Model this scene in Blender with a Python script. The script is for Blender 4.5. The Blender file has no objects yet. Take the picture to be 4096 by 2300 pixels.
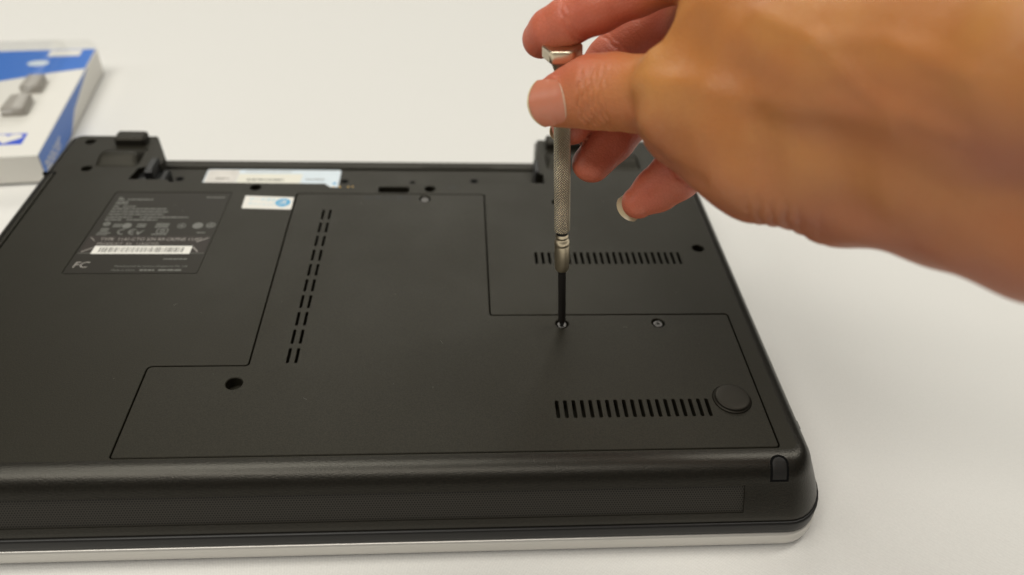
import bpy, bmesh, math, random
import numpy as np
from mathutils import Vector, Matrix
from mathutils.geometry import tessellate_polygon
random.seed(7); rng = np.random.default_rng(7)
S = 0.001                                   # all lengths below are millimetres
scene = bpy.context.scene
COL = scene.collection

# ------------------------------------------------------------------ camera
cam_d = bpy.data.cameras.new('camera'); cam = bpy.data.objects.new('camera', cam_d); COL.objects.link(cam)
_r, _u, _f = Vector((0.9976318, -0.0547079, 0.0416870)), Vector((0.0028107, 0.6380085, 0.7700242)), Vector((0.0687230, 0.7680835, -0.6366514))
M = Matrix((( _r.x, _u.x, -_f.x, 0), (_r.y, _u.y, -_f.y, 0), (_r.z, _u.z, -_f.z, 0), (0, 0, 0, 1)))
M.translation = Vector((0, 0, 259.0)) * S
cam.matrix_world = M
cam_d.sensor_width = 36.0; cam_d.lens = 27.75
cam_d.clip_start = 0.01; cam_d.clip_end = 50
cam_d.dof.use_dof = True; cam_d.dof.focus_distance = 0.291; cam_d.dof.aperture_fstop = 27.75 / 4.6
cam_d.dof.aperture_blades = 7
scene.camera = cam

# ------------------------------------------------------------------ room light
w = bpy.data.worlds.new('World'); scene.world = w; w.use_nodes = True
bg = w.node_tree.nodes['Background']
bg.inputs['Color'].default_value = (1.0, 0.95, 0.86, 1); bg.inputs['Strength'].default_value = 0.04
def area(name, loc, target, sx, sy, power, col):
    d = bpy.data.lights.new(name, 'AREA'); d.shape = 'RECTANGLE'; d.size = sx; d.size_y = sy; d.energy = power; d.color = col
    o = bpy.data.objects.new(name, d); COL.objects.link(o); o.location = loc
    o.rotation_euler = (Vector(target) - Vector(loc)).to_track_quat('-Z', 'Y').to_euler()
area('ceiling_lamp', (-1.20, -0.45, 2.2), (-0.4, 0.2, 0), 0.5, 1.1, 14, (1.0, 0.975, 0.89))
area('ceiling_lamp', (-0.60, 0.45, 2.2), (-0.5, 0.45, 0), 0.5, 1.1, 17, (1.0, 0.975, 0.89))
area('ceiling_lamp', (-0.45, -1.15, 2.2), (-0.2, 0.2, 0), 1.8, 0.22, 19, (1.0, 0.95, 0.87))
area('ceiling_lamp', (-0.30, 3.3, 2.2), (-0.3, 0.4, 0), 3.0, 0.6, 38, (1.0, 0.975, 0.89))
area('ceiling_lamp', (1.2, 0.75, 2.2), (0.4, 0.6, 0), 0.5, 1.1, 16, (1.0, 0.965, 0.885))
area('left_fill', (-2.2, -0.25, 1.15), (0.0, 0.35, 0.05), 0.9, 0.8, 6, (1.0, 0.97, 0.90))  # added low-left fill lamp that brightens the finger pads
scene.view_settings.view_transform = 'Standard'; scene.view_settings.look = 'None'
scene.view_settings.exposure = 0.0; scene.view_settings.gamma = 1.0
scene.render.filter_size = 1.0; scene.cycles.use_denoising = True; scene.cycles.use_adaptive_sampling = False; scene.cycles.sample_clamp_indirect = 2.5; scene.cycles.max_bounces = 8; scene.cycles.transparent_max_bounces = 12

# ------------------------------------------------------------------ materials
def mat(name, col, rough=0.5, metal=0.0, spec=0.5, bump=None, var=None, rvar=None, grain=None, **kw):
    if grain: var = grain
    m = bpy.data.materials.new(name); m.use_nodes = True; nt = m.node_tree
    b = nt.nodes['Principled BSDF']
    b.inputs['Base Color'].default_value = (*col, 1); b.inputs['Roughness'].default_value = rough
    b.inputs['Metallic'].default_value = metal; b.inputs['Specular IOR Level'].default_value = spec
    for k, v in kw.items(): b.inputs[k.replace('_', ' ')].default_value = v
    tc = nt.nodes.new('ShaderNodeTexCoord')
    geo = nt.nodes.new('ShaderNodeNewGeometry')
    if var:                                  # (scale, amount): gentle mottling of the colour
        n = nt.nodes.new('ShaderNodeTexNoise'); n.inputs['Scale'].default_value = var[0]; n.inputs['Detail'].default_value = 5
        nt.links.new(geo.outputs['Position'], n.inputs['Vector'])
        mx = nt.nodes.new('ShaderNodeMix'); mx.data_type = 'RGBA'
        lo = tuple(c * (1 - var[1]) for c in col); hi = tuple(min(1, c * (1 + var[1])) for c in col)
        mx.inputs[6].default_value = (*lo, 1); mx.inputs[7].default_value = (*hi, 1)
        nt.links.new(n.outputs['Fac'], mx.inputs[0]); nt.links.new(mx.outputs[2], b.inputs['Base Color'])
    if grain:                                # sharpen the mottling into separate specks
        r = nt.nodes.new('ShaderNodeMapRange'); r.inputs[1].default_value = 0.36; r.inputs[2].default_value = 0.64; n.inputs['Detail'].default_value = 2
        nt.links.new(n.outputs['Fac'], r.inputs[0]); nt.links.new(r.outputs[0], mx.inputs[0])
    if rvar:                                 # smudges: (scale, amount) on the roughness
        n = nt.nodes.new('ShaderNodeTexNoise'); n.inputs['Scale'].default_value = rvar[0]; n.inputs['Detail'].default_value = 6; n.inputs['Roughness'].default_value = 0.65
        nt.links.new(geo.outputs['Position'], n.inputs['Vector']); r = nt.nodes.new('ShaderNodeMapRange'); r.inputs[1].default_value = 0.3; r.inputs[2].default_value = 0.7
        r.inputs[3].default_value = rough - rvar[1]; r.inputs[4].default_value = rough + rvar[1]; nt.links.new(n.outputs['Fac'], r.inputs[0]); nt.links.new(r.outputs[0], b.inputs['Roughness'])
    if bump:                                 # (scale, strength, distance in mm)
        n = nt.nodes.new('ShaderNodeTexNoise'); n.inputs['Scale'].default_value = bump[0]; n.inputs['Detail'].default_value = 3
        nt.links.new(geo.outputs['Position'], n.inputs['Vector'])
        bp = nt.nodes.new('ShaderNodeBump'); bp.inputs['Strength'].default_value = bump[1]; bp.inputs['Distance'].default_value = bump[2] * S
        nt.links.new(n.outputs['Fac'], bp.inputs['Height']); nt.links.new(bp.outputs['Normal'], b.inputs['Normal'])
    return m

M_case = mat('grained_black_plastic', (0.0108, 0.0095, 0.0060), 0.50, spec=0.36, Specular_Tint=(1, 0.95, 0.82, 1), bump=(2600, 0.5, 0.09), rvar=(22, 0.04), grain=(2000, 0.5))
M_edge = mat('coarse_grained_edge', (0.0075, 0.0064, 0.0046), 0.34, spec=0.52, Specular_Tint=(1, 0.96, 0.86, 1), bump=(1900, 0.60, 0.13), grain=(1900, 0.5))
M_door = mat('smooth_black_plastic', (0.0110, 0.0097, 0.0062), 0.50, spec=0.36, Specular_Tint=(1, 0.95, 0.82, 1), bump=(2600, 0.45, 0.08), rvar=(22, 0.045), grain=(2100, 0.45))
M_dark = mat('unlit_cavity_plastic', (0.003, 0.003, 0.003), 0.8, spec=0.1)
M_hinge = mat('hinge_plastic', (0.012, 0.012, 0.012), 0.45)
M_sheen = mat('grey_wall_sheen', (0.16, 0.15, 0.14), 0.3)
M_bump = mat('black_bumper', (0.013, 0.012, 0.011), 0.5, spec=0.35)
M_band = mat('satin_black_trim', (0.009, 0.0085, 0.008), 0.40, spec=0.35)
M_silver = mat('silver_paint', (0.61, 0.59, 0.55), 0.28, metal=0.3, bump=(5200, 0.15, 0.03))
M_rubber = mat('worn_rubber', (0.0150, 0.0133, 0.0102), 0.52, spec=0.35, Specular_Tint=(1, 0.93, 0.8, 1), bump=(700, 0.15, 0.08), var=(160, 0.35))
M_steel = mat('nickel', (0.72, 0.62, 0.46), 0.31, metal=1.0, bump=(900, 0.05, 0.02))
M_knurl = mat('knurled_nickel', (0.70, 0.62, 0.48), 0.22, metal=1.0)
M_black_steel = mat('blackened_steel', (0.025, 0.022, 0.020), 0.38, metal=0.4, bump=(1500, 0.1, 0.03))
M_screw = mat('black_zinc_screw', (0.11, 0.105, 0.10), 0.36, metal=0.9)
M_gold = mat('gold_contact', (0.85, 0.55, 0.18), 0.3, metal=1.0)
M_white = mat('white_sticker', (0.74, 0.72, 0.67), 0.45)
M_label = mat('dark_label', (0.0095, 0.0083, 0.0062), 0.5, spec=0.36, Specular_Tint=(1, 0.93, 0.80, 1), var=(25, 0.12))
M_label_b = mat('brown_label_strip', (0.026, 0.0195, 0.015), 0.5, spec=0.3)
M_print = mat('grey_print', (0.135, 0.135, 0.12), 0.5)
M_print_w = mat('pale_print', (0.30, 0.275, 0.25), 0.5)
M_bar = mat('barcode_ink', (0.16, 0.155, 0.14), 0.6)
M_cyan = mat('blue_sticker_ink', (0.07, 0.36, 0.62), 0.5)
M_cyan_l = mat('pale_blue_sticker_ink', (0.28, 0.55, 0.68), 0.5)
M_coa = mat('pale_blue_paper', (0.62, 0.70, 0.76), 0.4, var=(90, 0.08))
M_coa_w = mat('cream_paper', (0.72, 0.70, 0.61), 0.45, var=(120, 0.06))
M_coa_s = mat('guilloche_paper', (0.62, 0.59, 0.55), 0.4, var=(220, 0.2))
M_icon = mat('moulded_icon', (0.013, 0.013, 0.012), 0.6)
M_card = mat('white_carton', (0.76, 0.74, 0.69), 0.45)
M_blue = mat('blue_carton_print', (0.03, 0.16, 0.58), 0.35)
M_blue2 = mat('deep_blue_carton_print', (0.02, 0.08, 0.60), 0.35)
M_grey = mat('grey_plastic', (0.36, 0.335, 0.30), 0.4)
M_lint = mat('lint', (0.22, 0.21, 0.19), 0.9)

def cloth_mat():
    m = mat('white_cotton', (0.77, 0.755, 0.72), 0.85, spec=0.15); nt = m.node_tree; b = nt.nodes['Principled BSDF']
    geo = nt.nodes.new('ShaderNodeNewGeometry')
    mp = nt.nodes.new('ShaderNodeMapping'); mp.inputs['Rotation'].default_value = (0, 0, 0.6)
    nt.links.new(geo.outputs['Position'], mp.inputs['Vector'])
    hs = []
    for ax in (0, 1):                        # warp and weft threads, 0.75 mm apart
        sp = nt.nodes.new('ShaderNodeSeparateXYZ'); nt.links.new(mp.outputs['Vector'], sp.inputs[0])
        mu = nt.nodes.new('ShaderNodeMath'); mu.operation = 'MULTIPLY'; mu.inputs[1].default_value = 2 * math.pi / (0.75 * S)
        nt.links.new(sp.outputs[ax], mu.inputs[0])
        sn = nt.nodes.new('ShaderNodeMath'); sn.operation = 'SINE'; nt.links.new(mu.outputs[0], sn.inputs[0]); hs.append(sn)
    mul = nt.nodes.new('ShaderNodeMath'); mul.operation = 'MULTIPLY'
    nt.links.new(hs[0].outputs[0], mul.inputs[0]); nt.links.new(hs[1].outputs[0], mul.inputs[1])
    n = nt.nodes.new('ShaderNodeTexNoise'); n.inputs['Scale'].default_value = 1200; n.inputs['Detail'].default_value = 4
    nt.links.new(geo.outputs['Position'], n.inputs['Vector'])
    ad = nt.nodes.new('ShaderNodeMath'); ad.operation = 'MULTIPLY_ADD'; ad.inputs[1].default_value = 1.4
    nt.links.new(n.outputs['Fac'], ad.inputs[0]); nt.links.new(mul.outputs[0], ad.inputs[2])
    bp = nt.nodes.new('ShaderNodeBump'); bp.inputs['Strength'].default_value = 0.55; bp.inputs['Distance'].default_value = 0.10 * S
    nt.links.new(ad.outputs[0], bp.inputs['Height']); nt.links.new(bp.outputs['Normal'], b.inputs['Normal'])
    rp = nt.nodes.new('ShaderNodeMapRange'); rp.inputs[1].default_value = -0.6; rp.inputs[2].default_value = 2.0
    rp.inputs[3].default_value = 0.0; rp.inputs[4].default_value = 1.0
    nt.links.new(ad.outputs[0], rp.inputs[0])
    mx = nt.nodes.new('ShaderNodeMix'); mx.data_type = 'RGBA'
    mx.inputs[6].default_value = (0.68, 0.67, 0.645, 1); mx.inputs[7].default_value = (0.84, 0.83, 0.80, 1)
    nt.links.new(rp.outputs[0], mx.inputs[0]); nt.links.new(mx.outputs[2], b.inputs['Base Color'])
    return m
M_cloth = cloth_mat()

def grille_mat():                            # perforated sheet: hexagonal rows of small dark holes, 0.95 mm apart
    m = mat('perforated_grille', (0.045, 0.042, 0.036), 0.6, spec=0.3); nt = m.node_tree; b = nt.nodes['Principled BSDF']
    tc = nt.nodes.new('ShaderNodeUVMap')
    sp = nt.nodes.new('ShaderNodeSeparateXYZ'); nt.links.new(tc.outputs[0], sp.inputs[0])
    def mth(op, a, bb=None):
        k = nt.nodes.new('ShaderNodeMath'); k.operation = op
        for i, v in enumerate((a, bb)):
            if v is None: continue
            if isinstance(v, (int, float)): k.inputs[i].default_value = v
            else: nt.links.new(v, k.inputs[i])
        return k.outputs[0]
    x, y = sp.outputs[0], sp.outputs[1]
    dist = None
    for off in (0.0, 0.5):
        fx = mth('SUBTRACT', mth('FRACT', mth('ADD', mth('DIVIDE', x, 0.95), off)), 0.5)
        fy = mth('SUBTRACT', mth('FRACT', mth('ADD', mth('DIVIDE', y, 1.645), off)), 0.5)
        fx = mth('MULTIPLY', fx, 0.95); fy = mth('MULTIPLY', fy, 1.645)
        d = mth('SQRT', mth('ADD', mth('MULTIPLY', fx, fx), mth('MULTIPLY', fy, fy)))
        dist = d if dist is None else mth('MINIMUM', dist, d)
    hole = nt.nodes.new('ShaderNodeMapRange'); hole.inputs[1].default_value = 0.25; hole.inputs[2].default_value = 0.36
    nt.links.new(dist, hole.inputs[0])
    mx = nt.nodes.new('ShaderNodeMix'); mx.data_type = 'RGBA'
    mx.inputs[6].default_value = (0.002, 0.002, 0.002, 1); mx.inputs[7].default_value = (0.038, 0.034, 0.027, 1)
    nt.links.new(hole.outputs[0], mx.inputs[0]); nt.links.new(mx.outputs[2], b.inputs['Base Color'])
    return m
M_grille = grille_mat()

def clear_mat():
    m = bpy.data.materials.new('clear_blister_plastic'); m.use_nodes = True; nt = m.node_tree
    nt.nodes.remove(nt.nodes['Principled BSDF']); out = nt.nodes['Material Output']
    t = nt.nodes.new('ShaderNodeBsdfTransparent'); t.inputs[0].default_value = (0.975, 0.975, 0.97, 1)
    g = nt.nodes.new('ShaderNodeBsdfGlossy'); g.inputs['Roughness'].default_value = 0.25
    mx = nt.nodes.new('ShaderNodeMixShader'); mx.inputs[0].default_value = 0.05
    nt.links.new(t.outputs[0], mx.inputs[1]); nt.links.new(g.outputs[0], mx.inputs[2])
    nt.links.new(mx.outputs[0], out.inputs['Surface']); return m
M_clear = clear_mat()

# ------------------------------------------------------------------ mesh helpers
WL = {}                                      # world location (mm) of every object origin
def empty(name, loc, label=None, cat=None, group=None):
    o = bpy.data.objects.new(name, None); COL.objects.link(o); o.location = Vector(loc) * S; o.empty_display_size = 0.01
    WL[o.name] = Vector(loc); tag(o, label, cat, group); return o
def tag(o, label=None, cat=None, group=None, kind=None):
    for k, v in (('label', label), ('category', cat), ('group', group), ('kind', kind)):
        if v: o[k] = v
    return o
def place(o, parent, org):
    base = WL[parent.name] if parent else Vector((0, 0, 0))
    o.location = (Vector(org) - base) * S
    if parent: o.parent = parent
    WL[o.name] = Vector(org)
class MB:
    def __init__(s): s.v = []; s.f = []; s.sm = []
    def add(s, vs, fs, smooth=False):
        n = len(s.v); s.v += [tuple(map(float, v)) for v in vs]; s.f += [tuple(i + n for i in f) for f in fs]; s.sm += [smooth] * len(fs)
    def build(s, name, m, parent=None, org=None, label=None):
        a = np.array(s.v)
        if org is None: org = ((a[:, 0].min() + a[:, 0].max()) / 2, (a[:, 1].min() + a[:, 1].max()) / 2, a[:, 2].min())
        me = bpy.data.meshes.new(name); me.from_pydata([tuple(p) for p in (a - np.array(org)) * S], [], s.f)
        me.polygons.foreach_set('use_smooth', s.sm); me.materials.append(m)
        me.validate(); me.update()
        o = bpy.data.objects.new(name, me); COL.objects.link(o); place(o, parent, org)
        if label: o['label'] = label
        return o
    def grid(s, rows, smooth=True, closed=False, flip=False):
        R_, C_ = len(rows), len(rows[0]); vs = [p for r in rows for p in r]; fs = []
        for i in range(R_ - 1):
            for j in range(C_ if closed else C_ - 1):
                a, b, c, d = i * C_ + j, i * C_ + (j + 1) % C_, (i + 1) * C_ + (j + 1) % C_, (i + 1) * C_ + j
                fs.append((a, d, c, b) if flip else (a, b, c, d))
        s.add(vs, fs, smooth)
    def prism(s, poly, z0, z1, ch=0.0, smooth=False):   # upright block with a chamfered top edge
        if area2(poly) < 0: poly = poly[::-1]
        n = len(poly); rows = [[(x, y, z0) for x, y in poly]]
        if ch: rows += [[(x, y, z1 - ch) for x, y in poly], [(x, y, z1) for x, y in offset(poly, -ch)]]
        else: rows += [[(x, y, z1) for x, y in poly]]
        s.grid(rows, smooth, True)
        top = rows[-1]; s.fill([(x, y) for x, y, _ in top], [], z1); s.fill([(x, y) for x, y in poly], [], z0, True)
    def fill(s, outer, holes, z, flip=False):
        loops = [outer] + holes
        tri = tessellate_polygon([[Vector((x, y, 0)) for x, y in l] for l in loops])
        pts = [p for l in loops for p in l]; fs = []
        for t in tri:
            a, b, c = (pts[i] for i in t)
            ar = (b[0] - a[0]) * (c[1] - a[1]) - (b[1] - a[1]) * (c[0] - a[0])
            if abs(ar) < 1e-9: continue
            up = ar > 0
            fs.append(tuple(t) if up != flip else tuple(t)[::-1])
        s.add([(x, y, z) for x, y in pts], fs)
    def tube(s, path, rad, n=12, cap=True, smooth=True):
        rows = []; path = [Vector(p) for p in path]
        rads = rad if isinstance(rad, (list, tuple)) else [rad] * len(path)
        for i, p in enumerate(path):
            d = (path[min(i + 1, len(path) - 1)] - path[max(i - 1, 0)]).normalized()
            a = d.orthogonal().normalized() if abs(d.z) < 0.99 else Vector((1, 0, 0)); a = (a - d * a.dot(d)).normalized(); b = d.cross(a)
            rows.append([tuple(p + (a * math.cos(t) + b * math.sin(t)) * rads[i]) for t in np.linspace(0, 2 * math.pi, n, endpoint=False)])
        s.grid(rows, smooth, True)
        if cap:
            k = len(s.v); 
            s.add(rows[0], [tuple(range(n))[::-1]]); s.add(rows[-1], [tuple(range(n))])
def area2(p): return sum(p[i][0] * p[(i + 1) % len(p)][1] - p[(i + 1) % len(p)][0] * p[i][1] for i in range(len(p)))
def offset(poly, d):                         # outwards for d > 0 on a counter-clockwise polygon
    n = len(poly); out = []
    for i in range(n):
        p0, p1, p2 = Vector(poly[i - 1]), Vector(poly[i]), Vector(poly[(i + 1) % n])
        e1, e2 = (p1 - p0).normalized(), (p2 - p1).normalized()
        n1, n2 = Vector((e1.y, -e1.x)), Vector((e2.y, -e2.x))
        m = n1 + n2; m = m / max(0.3, m.length_squared) * 2 if m.length > 1e-6 else n1
        out.append(tuple(p1 + m * d))
    return out
def rounded(pts, r, n=5):                    # polygon with rounded corners
    out = []; N = len(pts); rs = r if isinstance(r, (list, tuple)) else [r] * N
    for i in range(N):
        a, b, c = Vector(pts[i - 1]), Vector(pts[i]), Vector(pts[(i + 1) % N])
        rr = min(rs[i], (a - b).length * 0.45, (c - b).length * 0.45)
        if rr < 1e-3: out.append(tuple(b)); continue
        p, q = b + (a - b).normalized() * rr, b + (c - b).normalized() * rr
        for k in range(n + 1):
            t = k / n; out.append(tuple(p * (1 - t) ** 2 + b * 2 * t * (1 - t) + q * t * t))
    if area2(out) < 0: out = out[::-1]
    return out
def circle(cx, cy, r, n=28): return [(cx + r * math.cos(2 * math.pi * i / n), cy + r * math.sin(2 * math.pi * i / n)) for i in range(n)]
def rect(x0, y0, x1, y1, r=0.0): return rounded([(x0, y0), (x1, y0), (x1, y1), (x0, y1)], r)
def slot_loop(x0, y0, x1, y1): return rounded([(x0, y0), (x1, y0), (x1, y1), (x0, y1)], min(abs(x1 - x0), abs(y1 - y0)) * 0.42, 3)
def plate(mb, outer, holes, z, thick, ch=0.0, skirt=True):
    """flat sheet: top at z, holes = [(loop, depth, floor?)], every rim chamfered by ch"""
    if area2(outer) < 0: outer = outer[::-1]
    top_outer = offset(outer, -ch) if (ch and skirt) else outer
    hl = []
    for loop, dep, cc, floor in holes:
        if area2(loop) < 0: loop = loop[::-1]
        o2 = offset(loop, cc) if cc else loop
        hl.append(o2)
        rows = ([[(x, y, z) for x, y in o2]] if cc else []) + [[(x, y, z - cc) for x, y in loop], [(x, y, z - dep) for x, y in loop]]
        mb.grid(rows, False, True)
        if floor: mb.fill(loop, [], z - dep)
    mb.fill(top_outer, hl, z)
    if skirt:
        rows = [[(x, y, z - thick) for x, y in outer], [(x, y, z - ch) for x, y in outer]] + ([[(x, y, z) for x, y in top_outer]] if ch else [])
        mb.grid(rows, False, True)
def text(name, body, x, y, z, h, width, m, parent, rot=0.0, shear=0.0, mat3=None, dy=0.0):
    """flat lettering lying at height z: left end at x, baseline y, cap height h, fitted to width"""
    c = bpy.data.curves.new('lettering', 'FONT'); c.body = body; c.size = 1.0; c.shear = shear; c.resolution_u = 3
    t = bpy.data.objects.new('lettering', c); COL.objects.link(t)
    bpy.context.view_layer.update()
    me = bpy.data.meshes.new_from_object(t.evaluated_get(bpy.context.evaluated_depsgraph_get()))
    bpy.data.objects.remove(t); bpy.data.curves.remove(c)
    n = len(me.vertices); a = np.zeros(n * 3); me.vertices.foreach_get('co', a); a = a.reshape(-1, 3)
    if n == 0: return None
    a[:, 0] -= a[:, 0].min(); a[:, 0] *= width / max(1e-6, a[:, 0].max()); a[:, 1] *= h / 0.69
    if mat3 is not None:                     # (origin, x direction, y direction)
        O, X, Y = (np.array(q, float) for q in mat3); pts = O + a[:, :1] * X + a[:, 1:2] * Y; org = O
    else:
        cr, sr = math.cos(rot), math.sin(rot); pts = np.stack([x + a[:, 0] * cr - a[:, 1] * sr, y + a[:, 0] * sr + a[:, 1] * cr, np.full(n, z)], 1); org = np.array((x, y, z))
    me.vertices.foreach_set('co', ((pts - org) * S).ravel()); me.materials.clear(); me.materials.append(m); me.name = name
    me.update()
    o = bpy.data.objects.new(name, me); COL.objects.link(o); place(o, parent, tuple(org)); return o

T = 34.0                                     # height of the laptop underside above the table

# ------------------------------------------------------------------ tablecloth
def build_cloth():
    n = 260
    xs = np.concatenate([np.linspace(-3000, -700, 24)[:-1], np.linspace(-700, 700, 140), np.linspace(700, 3000, 24)[1:]])
    ys = np.concatenate([np.linspace(-1500, -200, 20)[:-1], np.linspace(-200, 1200, 140), np.linspace(1200, 4500, 30)[1:]])
    X, Y = np.meshgrid(xs, ys)
    Z = np.zeros_like(X)
    for k in range(26):                      # very shallow creases and swells
        a = rng.uniform(0, math.pi); f = rng.uniform(0.004, 0.02); ph = rng.uniform(0, 6.28)
        Z += 0.09 * np.sin((X * math.cos(a) + Y * math.sin(a)) * f + ph)
    Z -= Z.max() 
    far = np.clip((np.hypot(X + 40, Y - 300) - 330) / 250, 0, 1)
    for (x0, y0, ang, wd, am, ln) in ((260, 560, 1.2, 26, 1.3, 220), (60, 700, 0.25, 40, 1.6, 300), (-130, 820, 0.1, 45, 1.4, 260), (330, 330, 1.35, 20, 0.9, 160), (420, 600, 0.9, 30, 1.2, 240)):
        dx, dy = X - x0, Y - y0; al = dx * math.cos(ang) + dy * math.sin(ang); ac = -dx * math.sin(ang) + dy * math.cos(ang)
        Z += am * np.exp(-(ac / wd) ** 2) * np.exp(-(al / ln) ** 2) * far
    mb = MB(); mb.grid([[(X[i, j], Y[i, j], min(Z[i, j], 1.5)) for j in range(len(xs))] for i in range(len(ys))])
    o = mb.build('tablecloth', M_cloth, None, (0, 0, 0))
    tag(o, 'plain white woven cotton cloth covering the whole table under the laptop', 'tablecloth')
build_cloth()

# ------------------------------------------------------------------ laptop
LAP = empty('laptop', (-42, 290, 0), 'black laptop lying upside down on its silver lid, battery taken out', 'laptop')
XL, XR, YF, YR, RC = -210.0, 124.4, 178.5, 405.0, 3.5
PROF = [(0, 0), (1.2, -0.03), (2.4, -0.2), (3.6, -0.52), (4.8, -1.05), (6.0, -1.85), (7.1, -2.9), (8.1, -4.15), (8.9, -5.5), (9.5, -6.7), (10.0, -7.7),
        (11.9, -11.0), (13.9, -14.6), (15.2, -17.0), (16.0, -18.6), (16.5, -19.8), (16.6, -21.2)]
G0, G1 = 10, 13                              # profile rows bounding the speaker grille
GX0, GX1 = -188.0, 103.3
FX = sorted(set([XL + RC, GX0, GX1, XR - RC] + list(np.linspace(XL + RC, XR - RC, 24))))
BX = sorted(set([XL + RC, -168.0, 46.2, XR - RC] + list(np.linspace(XL + RC, XR - RC, 12))))
SY = list(np.linspace(YF + RC, YR - RC, 16))
def ring(o, z, fs=0.75, fr=0.25):
    """closed loop of the case outline pushed out by o at the front, less at the sides and back"""
    p = []; tg = []
    for x in FX: p.append((x, YF - o)); tg.append(('f', x))
    for a in np.linspace(-90, 0, 10)[1:-1]: p.append((XR - RC + (RC + o * fs) * math.cos(math.radians(a)), YF + RC + (RC + o) * math.sin(math.radians(a)))); tg.append(('c', 0))
    for y in SY: p.append((XR + o * fs, y)); tg.append(('s', y))
    for a in np.linspace(0, 90, 8)[1:-1]: p.append((XR - RC + (RC + o * fs) * math.cos(math.radians(a)), YR - RC + (RC + o * fr) * math.sin(math.radians(a)))); tg.append(('c', 0))
    for x in BX[::-1]: p.append((x, YR + o * fr)); tg.append(('b', x))
    for a in np.linspace(90, 180, 8)[1:-1]: p.append((XL + RC + (RC + o * fs) * math.cos(math.radians(a)), YR - RC + (RC + o * fr) * math.sin(math.radians(a)))); tg.append(('c', 0))
    for y in SY[::-1]: p.append((XL - o * fs, y)); tg.append(('s', y))
    for a in np.linspace(180, 270, 10)[1:-1]: p.append((XL + RC + (RC + o * fs) * math.cos(math.radians(a)), YF + RC + (RC + o) * math.sin(math.radians(a)))); tg.append(('c', 0))
    return [(x, y, z) for x, y in p], tg

# door outline and everything cut through the underside
DOOR = [(-120.1, 179.6), (117.5, 179.6), (117.5, 252.8), (13.7, 252.8), (13.7, 347.4), (-81.8, 347.4), (-81.8, 223.9), (-120.1, 223.9)]
DOOR_R = rounded(DOOR, [1.0, 1.4, 1.4, 1.6, 1.4, 1.0, 1.6, 2.2])
LABEL = [(-174.3, 281.8), (-115.6, 281.8), (-114.4, 348.2), (-172.0, 348.2)]
BAYZ = T - 13.0
def case():
    mb = MB()
    r0, tg = ring(0, T)
    outer = []; inside = False
    # the top outline: leave out the back edge between the hinge blocks and go round the battery bay instead
    bay = [(46.2, YR), (43.0, 380.5), (43.0, 368.0), (46.6, 368.0), (46.6, 358.6), (35.5, 358.6), (35.0, 357.6), (-14.0, 357.4),
           (-42.0, 357.4), (-43.5, 354.0), (-66.0, 353.6), (-69.0, 357.0), (-149.0, 357.6), (-150.0, 360.0), (-170.0, 360.0), (-168.0, 371.5), (-158.0, 374.5), (-157.0, 380.5), (-168.0, YR)]
    for (x, y, z), (k, v) in zip(r0, tg):
        if k == 'b' and -168.0 <= v <= 46.2:
            if not inside: outer += bay; inside = True
            continue
        outer.append((x, y))
    H = [(offset(DOOR_R, 0.42), 5.0, 0.18, True), (rounded(LABEL, 1.0), 0.35, 0.1, True)]
    for cx, cy, r, d in ((116.2, 300.9, 2.8, 5), (-201.8, 398.7, 2.7, 3), (-194.2, 370.6, 2.7, 5), (-103.8, 353.1, 2.75, 5), (-14.3, 352.6, 2.75, 5), (51.5, 340.5, 2.7, 5), (113.0, 341.0, 2.2, 4)):
        H.append((circle(cx, cy, r), d, 0.25, True))
    H.append((rect(-40.8, 348.9, -25.2, 354.4, 1.6), 4.0, 0.3, True))
    for i in range(23):                      # upper vent
        x = 36.9 + i * 3.105; H.append((slot_loop(x - 0.62, 288.6, x + 0.62, 297.6), 3.0, 0.12, False))
    H.append((rect(-208.7, 232, -207.9, 366, 0.0), 1.2, 0.1, True))
    H.append((rect(-187, 389.6, -168.5, 391.2, 0.5), 0.8, 0.1, True))
    plate(mb, outer, H, T, 0, 0, skirt=False)
    # battery bay walls
    a = outer.index(bay[0]); seg = outer[a:a + len(bay)]
    mb.grid([[(x, y, T) for x, y in seg], [(x, y, T - 0.35) for x, y in seg], [(x, y, BAYZ - 1) for x, y in seg]], False)
    # rolled edge and sloping wall
    rings = [ring(o, T + z) for o, z in PROF]
    n = len(r0); vs = [p for r, _ in rings for p in r]; fs = []
    for i in range(len(rings) - 1):
        for j in range(n):
            j2 = (j + 1) % n; (k1, v1), (k2, v2) = tg[j], tg[j2]
            if k1 == k2 == 'b' and max(v1, v2) <= 46.3 and min(v1, v2) >= -168.1: continue
            if k1 == k2 == 'f' and G0 <= i < G1 and min(v1, v2) >= GX0 - 0.01 and max(v1, v2) <= GX1 + 0.01: continue
            fs.append((i * n + j, (i + 1) * n + j, (i + 1) * n + j2, i * n + j2))
    e0 = len(mb.f); mb.add(vs, fs, True); e1 = len(mb.f)
    # reveal round the speaker grille
    nin = (0.0, 0.45, -0.35)
    (oa, za), (ob, zb) = PROF[G0], PROF[G1]
    lp = [(GX0, YF - oa, T + za), (GX1, YF - oa, T + za), (GX1, YF - ob, T + zb), (GX0, YF - ob, T + zb)]
    mb.grid([lp, [(x, y + 0.6, z - 0.42) for x, y, z in lp]], False, True, True)
    o = mb.build('bottom_case', M_case, LAP); o.data.materials.append(M_edge)
    for q in o.data.polygons[e0:e1]: q.material_index = 1
    return o
CASE = case()

mb = MB(); mb.fill(rect(-200, 185, 120, 345), [], T - 5.6); mb.build('inner_tray', M_dark, LAP)

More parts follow.
